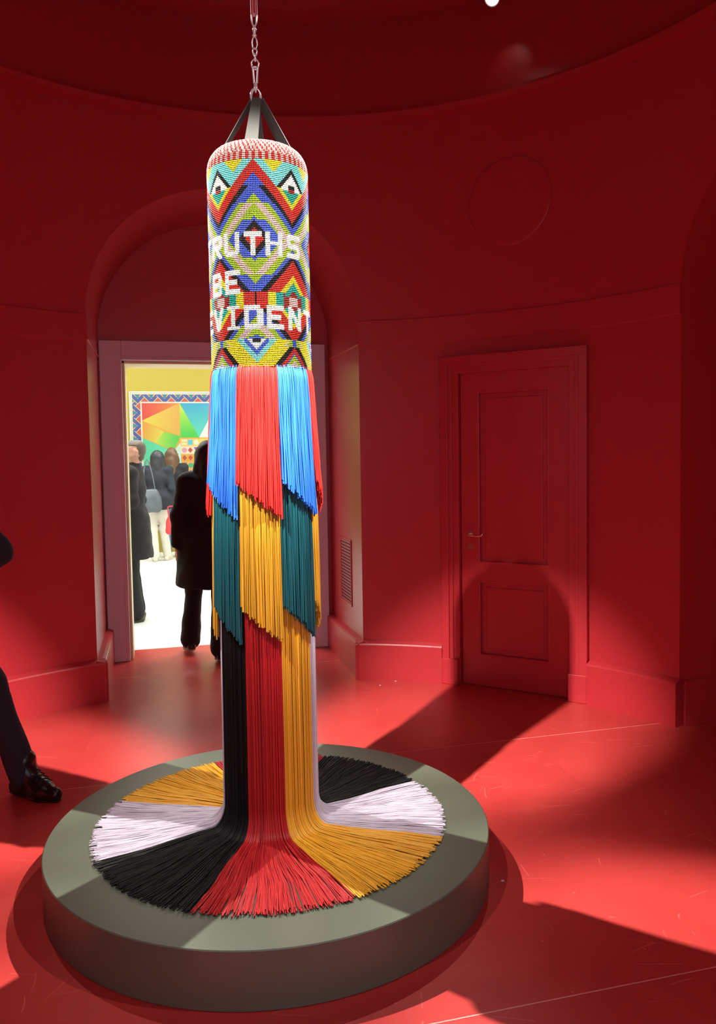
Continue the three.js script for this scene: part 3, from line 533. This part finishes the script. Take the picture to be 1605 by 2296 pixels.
function hand(wrist, dir, palmN, curl, s) {      // five separate fingers rooted in a palm
  const d = dir.clone().normalize(), n = palmN.clone().addScaledVector(d, -palmN.dot(d)).normalize(), w = d.clone().cross(n).multiplyScalar(s), P = [];
  const at = (f, l, u) => wrist.clone().addScaledVector(d, f).addScaledVector(w, l).addScaledVector(n, u);
  P.push(cap(at(-0.02, 0, 0), at(0.02, 0, 0), 0.024, 0.022)); for (const l of [-0.026, -0.009, 0.009, 0.026]) P.push(cap(at(0.015, l * 0.6, 0), at(0.082, l, 0), 0.014, 0.012));
  const len = [0.062, 0.078, 0.084, 0.074];
  [0.028, 0.0095, -0.0095, -0.028].forEach((l, i) => { let p = at(0.084, l, 0), ang = curl * 0.5; const L = len[3 - i]; for (const q of [0.45, 0.32, 0.23]) { const e = p.clone().addScaledVector(d, Math.cos(ang) * L * q).addScaledVector(n, Math.sin(ang) * L * q); P.push(cap(p, e, 0.0088, 0.0078)); p = e; ang += curl * 0.6; } });
  P.push(cap(at(0.02, 0.022, 0.004), at(0.052, 0.044, 0.014), 0.013, 0.0105), cap(at(0.052, 0.044, 0.014), at(0.082, 0.048, 0.022), 0.0098, 0.008));
  return solid(P, 0.006, 0.0036);
}
function headGeo(c, yaw, pitch) {      // c: centre of the skull; local +z is the face
  const m = new THREE.Matrix4().makeRotationFromEuler(new THREE.Euler(pitch, yaw, 0, 'YXZ')), P = [], C = (a, b, ra, rb, fz) => cap(V(...a), V(...b), ra, rb, fz);
  P.push(C([0, 0.02, -0.02], [0, 0.025, 0.012], 0.078, 0.076), C([0, -0.02, 0.018], [0, -0.075, 0.045], 0.062, 0.036), C([-0.03, -0.03, 0.03], [-0.02, -0.085, 0.05], 0.036, 0.022), C([0.03, -0.03, 0.03], [0.02, -0.085, 0.05], 0.036, 0.022));
  P.push(C([-0.035, 0.022, 0.072], [0.035, 0.022, 0.072], 0.016, 0.016), C([0, 0.012, 0.084], [0, -0.03, 0.101], 0.009, 0.0125), C([-0.011, -0.034, 0.092], [0.011, -0.034, 0.092], 0.0085, 0.0085), C([-0.018, -0.062, 0.082], [0.018, -0.062, 0.082], 0.0085, 0.0085), C([-0.018, -0.072, 0.080], [0.018, -0.072, 0.080], 0.0085, 0.0085), C([0, -0.096, 0.07], [0, -0.09, 0.05], 0.018, 0.02));
  for (const s of [-1, 1]) P.push(C([s * 0.04, -0.02, 0.058], [s * 0.05, -0.022, 0.03], 0.022, 0.022), C([s * 0.032, 0.006, 0.076], [s * 0.032, 0.006, 0.077], 0.0125, 0.0125), C([s * 0.078, 0.018, -0.002], [s * 0.082, 0.006, -0.012], 0.012, 0.012), C([s * 0.08, 0.004, -0.008], [s * 0.078, -0.025, 0.0], 0.011, 0.008));
  const g = solid(P, 0.022, 0.0055); g.applyMatrix4(m); g.translate(c.x, c.y, c.z); return g;
}
function figure(o) {
  const J = Object.assign({ hip: V(0, 0.94, 0), chest: V(0, 1.26, 0.0), neck: V(0, 1.44, -0.005), head: V(0, 1.585, 0.01), shL: V(0.175, 1.39, 0), shR: V(-0.175, 1.39, 0), elL: V(0.225, 1.12, -0.03), elR: V(-0.225, 1.12, -0.03), wrL: V(0.235, 0.88, 0.05), wrR: V(-0.235, 0.88, 0.05), hpL: V(0.085, 0.92, 0), hpR: V(-0.085, 0.92, 0), knL: V(0.095, 0.5, 0.02), knR: V(-0.095, 0.5, 0.02), anL: V(0.1, 0.085, -0.02), anR: V(-0.1, 0.085, -0.02), toeL: null, toeR: null }, o.joints || {});
  for (const s of ['L', 'R']) if (!J['toe' + s]) J['toe' + s] = J['an' + s].clone().add(V(s === 'L' ? 0.03 : -0.03, -0.055, 0.15));
  const g = group('person', o.x, 0, o.z, o.turn), k = o.scale || 1; g.scale.setScalar(k);
  const torso = (e, fz) => [cap(J.hip.clone().add(V(0.06, 0, 0)), J.hip.clone().add(V(-0.06, 0, 0)), 0.105 + e, 0.105 + e, fz), cap(J.hip.clone().add(V(0, 0.06, 0)), J.chest, 0.115 + e, 0.125 + e, fz), cap(J.chest.clone().add(V(0.06, 0.03, 0)), J.chest.clone().add(V(-0.06, 0.03, 0)), 0.105 + e, 0.105 + e, fz), cap(J.shL, J.shR, 0.052 + e, 0.052 + e), cap(J.neck.clone().add(V(0, -0.06, 0)), J.chest, 0.085 + e, 0.12 + e, fz)];
  const arm = (s, e) => [cap(J['sh' + s], J['el' + s], 0.046 + e, 0.038 + e), cap(J['el' + s], J['wr' + s], 0.037 + e, 0.026 + e)];
  const leg = (s, e, f = e) => [cap(J['hp' + s], J['kn' + s], 0.078 + e, 0.052 + e), cap(J['kn' + s], J['an' + s], 0.05 + e, 0.035 + f)];
  // body: one continuous surface, head and hands from finer grids
  const bp = [...torso(-0.012, 1.25), cap(J.neck.clone().add(V(0, -0.05, 0)), J.head.clone().add(V(0, -0.05, 0)), 0.052, 0.05), ...arm('L', 0), ...arm('R', 0), ...leg('L', 0), ...leg('R', 0)];
  for (const s of ['L', 'R']) bp.push(cap(J['an' + s].clone().add(V(0, -0.03, -0.02)), J['toe' + s], 0.03, 0.024));
  const geos = [solid(bp, 0.035, 0.014), headGeo(J.head, o.headYaw || 0, o.headPitch || 0)];
  for (const s of ['L', 'R']) { const w = J['wr' + s], dr = w.clone().sub(J['el' + s]).normalize(), ho = (o.hands || {})[s] || {}; geos.push(hand(w.clone().addScaledVector(dr, 0.005), ho.dir || dr, ho.n || V(s === 'L' ? -1 : 1, 0, 0.25), ho.curl ?? 0.5, s === 'L' ? -1 : 1)); }
  mesh('body', mergeGeometries(geos), o.skin || SKIN, g);
  for (const p of o.wear) {
    if (p.kind === 'trousers') mesh(p.name || 'trousers', solid([cap(J.hip.clone().add(V(0.06, 0.02, 0)), J.hip.clone().add(V(-0.06, 0.02, 0)), 0.112, 0.112, 1.15), ...leg('L', 0.014, p.cuff ?? 0.03), ...leg('R', 0.014, p.cuff ?? 0.03)], 0.03, 0.012, null, 0.002), p.m, g);
    if (p.kind === 'coat') {
      const e = p.e ?? 0.02, hem = p.hem, top = J.neck.y + (p.collar ?? 0.03);
      const P = [...torso(e, 1.15), ...arm('L', e).map(c => ({ ...c, arm: 'L' })), ...arm('R', e).map(c => ({ ...c, arm: 'R' })), cap(J.neck.clone().add(V(0, -0.02, 0)), J.neck.clone().add(V(0, p.collar ?? 0.03, -0.005)), 0.075, 0.062)];
      if (hem < 0.86) { const l = J.knL.clone().add(J.knR).multiplyScalar(0.5), q = (0.92 - hem) / 0.42, sw = p.flare ?? 0.06; for (const s of ['L', 'R']) { const a = J['hp' + s], b = a.clone().lerp(J['kn' + s].clone().lerp(l, 0.25), q); b.y = hem - 0.05; P.push(cap(a.clone().add(V(0, 0.05, 0)), b, 0.125 + e, 0.12 + e + sw)); } P.push(cap(J.hip, V(l.x * q, hem - 0.05, l.z * q), 0.14 + e, 0.15 + e + sw)); }
      const wr = s => { const w = J['wr' + s], e2 = J['el' + s], d = w.clone().sub(e2).normalize(); return (x, y, z) => (x - w.x) * d.x + (y - w.y) * d.y + (z - w.z) * d.z; }, cl = wr('L'), cr = wr('R');
      const fT = field(P.filter(c => !c.arm), 0.04), fL = field(P.filter(c => c.arm === 'L'), 0.03), fR = field(P.filter(c => c.arm === 'R'), 0.03), kk = 0.035, rp = p.ripple ?? 0.003;
      const sm = (d, e) => { const h = Math.max(kk - Math.abs(d - e), 0) / kk; return Math.min(d, e) - h * h * kk * 0.25; };
      const F = (x, y, z) => Math.max(sm(sm(fT(x, y, z), Math.max(fL(x, y, z), cl(x, y, z))), Math.max(fR(x, y, z), cr(x, y, z))) + rp * (Math.sin(x * 31 + y * 17 + Math.sin(z * 23 + y * 9) * 1.7) + 0.6 * Math.sin(y * 43 - x * 21 + z * 29)), hem - y - 0.004 * Math.sin(x * 40));
      mesh(p.name || 'coat', nets(F, bounds(P, 0.02), 0.012), p.m, g);
    }
    if (p.kind === 'shoes') for (const s of ['L', 'R']) {
      const a = J['an' + s], t = J['toe' + s], d = t.clone().sub(a); d.y = 0; d.normalize();
      const heel = a.clone().addScaledVector(d, -0.045); heel.y = Math.max(a.y - 0.048, 0.034); const ball = t.clone().addScaledVector(d, -0.06); const side = V(d.z, 0, -d.x);
      const tilt = heel.y - t.y, P = [cap(heel, ball, 0.036, 0.04), cap(ball, t.clone().addScaledVector(d, 0.01), 0.041, 0.03), cap(a.clone().add(V(0, 0.015, 0)).addScaledVector(d, -0.005), ball.clone().add(V(0, 0.012, 0)), 0.044, 0.034)];
      if (p.boot) P.push(cap(a.clone().add(V(0, 0.07, 0)), a.clone().add(V(0, -0.01, 0)), 0.05, 0.048));
      const base = (x, y, z) => { const u = (x - heel.x) * d.x + (z - heel.z) * d.z; return (heel.y - 0.034 - tilt * Math.min(1, Math.max(0, u / 0.2))) - y; };
      const sh = mesh(p.boot ? 'boot' : 'shoe', solid(P, 0.03, 0.007, base), p.m, g);
      const so = solid(P.slice(0, 2).map(c => cap(c.a, c.b, c.ra + 0.005, c.rb + 0.005)), 0.03, 0.007, (x, y, z) => { const q = base(x, y, z); return Math.max(q, -q - 0.016); });
      mesh('sole', so, p.sole || p.m, sh);
      if (p.laces) { const lg = []; for (let i = 0; i < 5; i++) { const c = a.clone().lerp(t, 0.18 + i * 0.13).add(V(0, 0.055 - i * 0.004, 0)); lg.push(tube([c.clone().addScaledVector(side, -0.03).add(V(0, -0.012, 0)), c.clone().add(V(0, 0.006, 0)), c.clone().addScaledVector(side, 0.03).addScaledVector(d, 0.014).add(V(0, -0.012, 0))], 0.0028, 10, 6).toNonIndexed()); } mesh('laces', lg, p.laces, sh); }
    }
    if (p.kind === 'hair') {
      const P = p.prims(J.head).map(c => c); mesh('hair', solid(P, p.k ?? 0.03, 0.008, p.clip ? p.clip(J.head) : null, p.ripple ?? 0.0035), p.m, g);
    }
  }
  return tag(g, o.label, 'person');
}
const CLOTH = { coal: mat(0.010, 0.010, 0.011, 0.85), char: mat(0.012, 0.011, 0.0105, 0.9), navy: mat(0.013, 0.017, 0.026, 0.8), jeans: mat(0.014, 0.017, 0.030, 0.85), blue: mat(0.12, 0.20, 0.34, 0.85), cream: mat(0.6, 0.56, 0.47, 0.8), leather: mat(0.010, 0.009, 0.009, 0.28), olive: mat(0.10, 0.09, 0.06, 0.6), pale: mat(0.62, 0.55, 0.42, 0.6) };
const HAIR = { dark: mat(0.014, 0.009, 0.008, 0.65), grey: mat(0.10, 0.08, 0.055, 0.6), black: mat(0.018, 0.019, 0.024, 0.5), brown: mat(0.105, 0.056, 0.026, 0.5) };
const longHair = (len, w = 0.09) => h => [cap(h.clone().add(V(0, 0.03, -0.02)), h.clone().add(V(0, 0.035, 0.0)), 0.095, 0.088), cap(h.clone().add(V(0, 0.0, -0.035)), h.clone().add(V(0, -len, -0.07)), 0.092, w * 0.8), cap(h.clone().add(V(0.055, 0.0, -0.01)), h.clone().add(V(0.085, -len, -0.04)), 0.05, w * 0.55), cap(h.clone().add(V(-0.055, 0.0, -0.01)), h.clone().add(V(-0.085, -len, -0.04)), 0.05, w * 0.55)];
const faceClear = h => (x, y, z) => { const dz = z - h.z - 0.045, dy = y - h.y; return dy < 0.075 ? dz - Math.max(0, dy - 0.03) * 0.6 : -1; };

// the visitor stepping in at the left edge
figure({ x: -1.345, z: -1.115, turn: 78 * D, scale: 1.03, label: 'person at the left edge stepping in dark jeans and black lace-up shoes',
  joints: { hip: V(0, 0.92, 0.0), chest: V(0, 1.25, 0.06), knR: V(-0.095, 0.50, 0.235), anR: V(-0.10, 0.085, 0.375), toeR: V(-0.17, 0.03, 0.52), hpL: V(0.085, 0.91, 0), hpR: V(-0.085, 0.91, 0.02), knL: V(0.10, 0.49, -0.06), anL: V(0.11, 0.11, -0.30), toeL: V(0.12, 0.03, -0.17), neck: V(0, 1.43, 0.09), head: V(0, 1.57, 0.12), shL: V(0.175, 1.38, 0.03), shR: V(-0.175, 1.37, 0.10), elR: V(-0.22, 1.09, 0.335), wrR: V(-0.17, 0.90, 0.15), elL: V(0.23, 1.12, -0.1), wrL: V(0.23, 0.9, -0.05) },
  wear: [{ kind: 'trousers', m: CLOTH.jeans, name: 'jeans', cuff: 0.026 }, { kind: 'coat', name: 'jacket', m: CLOTH.coal, hem: 0.88, e: 0.028 }, { kind: 'shoes', m: CLOTH.leather, boot: true, laces: mat(0.02, 0.02, 0.02, 0.6) }, { kind: 'hair', m: HAIR.dark, prims: h => [cap(h.clone().add(V(0, 0.035, -0.025)), h.clone().add(V(0, 0.045, 0.01)), 0.09, 0.083), cap(h.clone().add(V(0, 0, -0.04)), h.clone().add(V(0, -0.05, -0.045)), 0.075, 0.06)], clip: faceClear }] });
// the woman walking out through the doorway
figure({ x: 0.0, z: -3.27, turn: Math.PI, scale: 0.958, headYaw: 0.35, label: 'person in a long black coat walking through the doorway behind the beaded bag',
  joints: { anL: V(0.17, 0.115, 0.14), toeL: V(0.19, 0.045, 0.27), knL: V(0.13, 0.52, 0.17), hpL: V(0.085, 0.92, 0.02), anR: V(-0.045, 0.115, -0.26), toeR: V(-0.05, 0.035, -0.14), knR: V(-0.06, 0.50, -0.04), elL: V(0.232, 1.12, -0.03), wrL: V(0.25, 0.88, 0.03), shL: V(0.165, 1.38, 0), shR: V(-0.165, 1.38, 0), elR: V(-0.25, 1.1, 0), wrR: V(-0.25, 0.86, 0.05) },
  wear: [{ kind: 'trousers', m: CLOTH.coal, cuff: 0.045 }, { kind: 'coat', m: CLOTH.coal, hem: 0.555, e: 0.03, flare: 0.03, ripple: 0.0025 }, { kind: 'shoes', m: CLOTH.leather, sole: mat(0.35, 0.3, 0.25, 0.7) }, { kind: 'hair', m: HAIR.dark, prims: longHair(0.27, 0.085), clip: faceClear }] });
// the man in the overcoat at the doorway's left jamb
figure({ x: -0.615, z: -4.88, turn: -92 * D, scale: 0.985, headYaw: 0.12, headPitch: 0.12, label: 'person with short grey hair in a dark knee-length overcoat by the left jamb',
  joints: { elL: V(0.25, 1.14, -0.02), wrL: V(0.14, 1.06, 0.20), elR: V(-0.25, 1.14, -0.06), wrR: V(-0.12, 1.05, 0.20), head: V(0.01, 1.59, -0.045), neck: V(0, 1.44, -0.02) }, hands: { L: { curl: 0.9 }, R: { curl: 0.9 } },
  wear: [{ kind: 'trousers', m: CLOTH.char, cuff: 0.04 }, { kind: 'coat', name: 'overcoat', m: CLOTH.char, hem: 0.60, e: 0.026, flare: 0.035 }, { kind: 'shoes', m: CLOTH.olive }, { kind: 'hair', m: HAIR.grey, k: 0.02, prims: h => [cap(h.clone().add(V(0, 0.035, -0.025)), h.clone().add(V(0, 0.04, 0.012)), 0.082, 0.077), cap(h.clone().add(V(0, 0, -0.04)), h.clone().add(V(0, -0.035, -0.04)), 0.062, 0.045)], clip: h => (x, y, z) => { const dy = y - h.y; return Math.max(dy < 0.062 ? z - h.z + 0.026 : -1, z > h.z - 0.03 ? 0.03 - dy : -1); } }] });
// the pair in front of the painting
figure({ x: -0.39, z: -9.3, turn: 172 * D, scale: 0.96, label: 'person with dark shoulder-length hair in navy jacket and white trousers before the painting',
  joints: { anL: V(0.05, 0.085, -0.02), knL: V(0.07, 0.5, 0.0), anR: V(-0.12, 0.085, 0.10), knR: V(-0.075, 0.5, 0.06), elL: V(0.25, 1.13, -0.04), wrL: V(0.2, 0.92, 0.1), head: V(-0.02, 1.58, 0.03) },
  wear: [{ kind: 'trousers', m: CLOTH.cream, cuff: 0.03 }, { kind: 'coat', name: 'jacket', m: CLOTH.navy, hem: 0.80, e: 0.026, flare: 0.0 }, { kind: 'shoes', m: CLOTH.pale }, { kind: 'hair', m: HAIR.black, prims: longHair(0.17, 0.085), clip: faceClear }] });
figure({ x: -0.16, z: -9.72, turn: 178 * D, scale: 0.98, label: 'person with long wavy brown hair in dark jacket and blue jeans facing the painting',
  joints: { elL: V(0.245, 1.12, -0.02) },
  wear: [{ kind: 'trousers', name: 'jeans', m: CLOTH.blue, cuff: 0.03 }, { kind: 'coat', name: 'jacket', m: CLOTH.coal, hem: 0.84, e: 0.024 }, { kind: 'shoes', m: CLOTH.olive }, { kind: 'hair', m: HAIR.brown, prims: longHair(0.33, 0.1), clip: faceClear, ripple: 0.006 }] });
// bags carried by the pair
function carried(name, x, y, z, turn, w, h, d, m, sx, label, cat, strapTop) {
  const g = group(name, x, y, z, turn), P = [cap(V(-w * 0.34, -h * 0.34, 0), V(w * 0.34, -h * 0.34, 0), d, d), cap(V(-w * 0.30, -h * 0.1, 0), V(w * 0.30, -h * 0.1, 0), d, d), cap(V(-w * 0.27, h * 0.12, 0), V(w * 0.27, h * 0.12, 0), d * 0.85, d * 0.85), cap(V(-w * 0.25, h * 0.32, 0), V(w * 0.25, h * 0.32, 0), d * 0.5, d * 0.5)];
  mesh('pouch', solid(P, 0.06, 0.01, null, 0.003), m, g); mesh('strap', tube([V(-w * 0.28, h * 0.3, 0), ...strapTop.map(p => V(...p)), V(w * 0.28, h * 0.3, 0)], 0.009, 30, 8), m, g); tag(g, label, cat);
}
carried('shoulder_bag', -0.47, 0.93, -9.03, 0.15, 0.22, 0.34, 0.075, mat(0.075, 0.09, 0.105, 0.4), 1, 'slouchy grey shoulder bag hanging behind the navy jacket', 'bag', [[-0.09, 0.36, -0.04], [-0.03, 0.575, -0.12], [0.02, 0.4, -0.05]]);
carried('tote_bag', -0.19, 0.56, -9.04, 0.1, 0.13, 0.3, 0.05, mat(0.62, 0.03, 0.035, 0.6), 1, 'red tote bag hanging beside the white trousers', 'bag', [[-0.05, 0.25, 0], [0.03, 0.25, 0]]);

renderer.render(scene, camera);
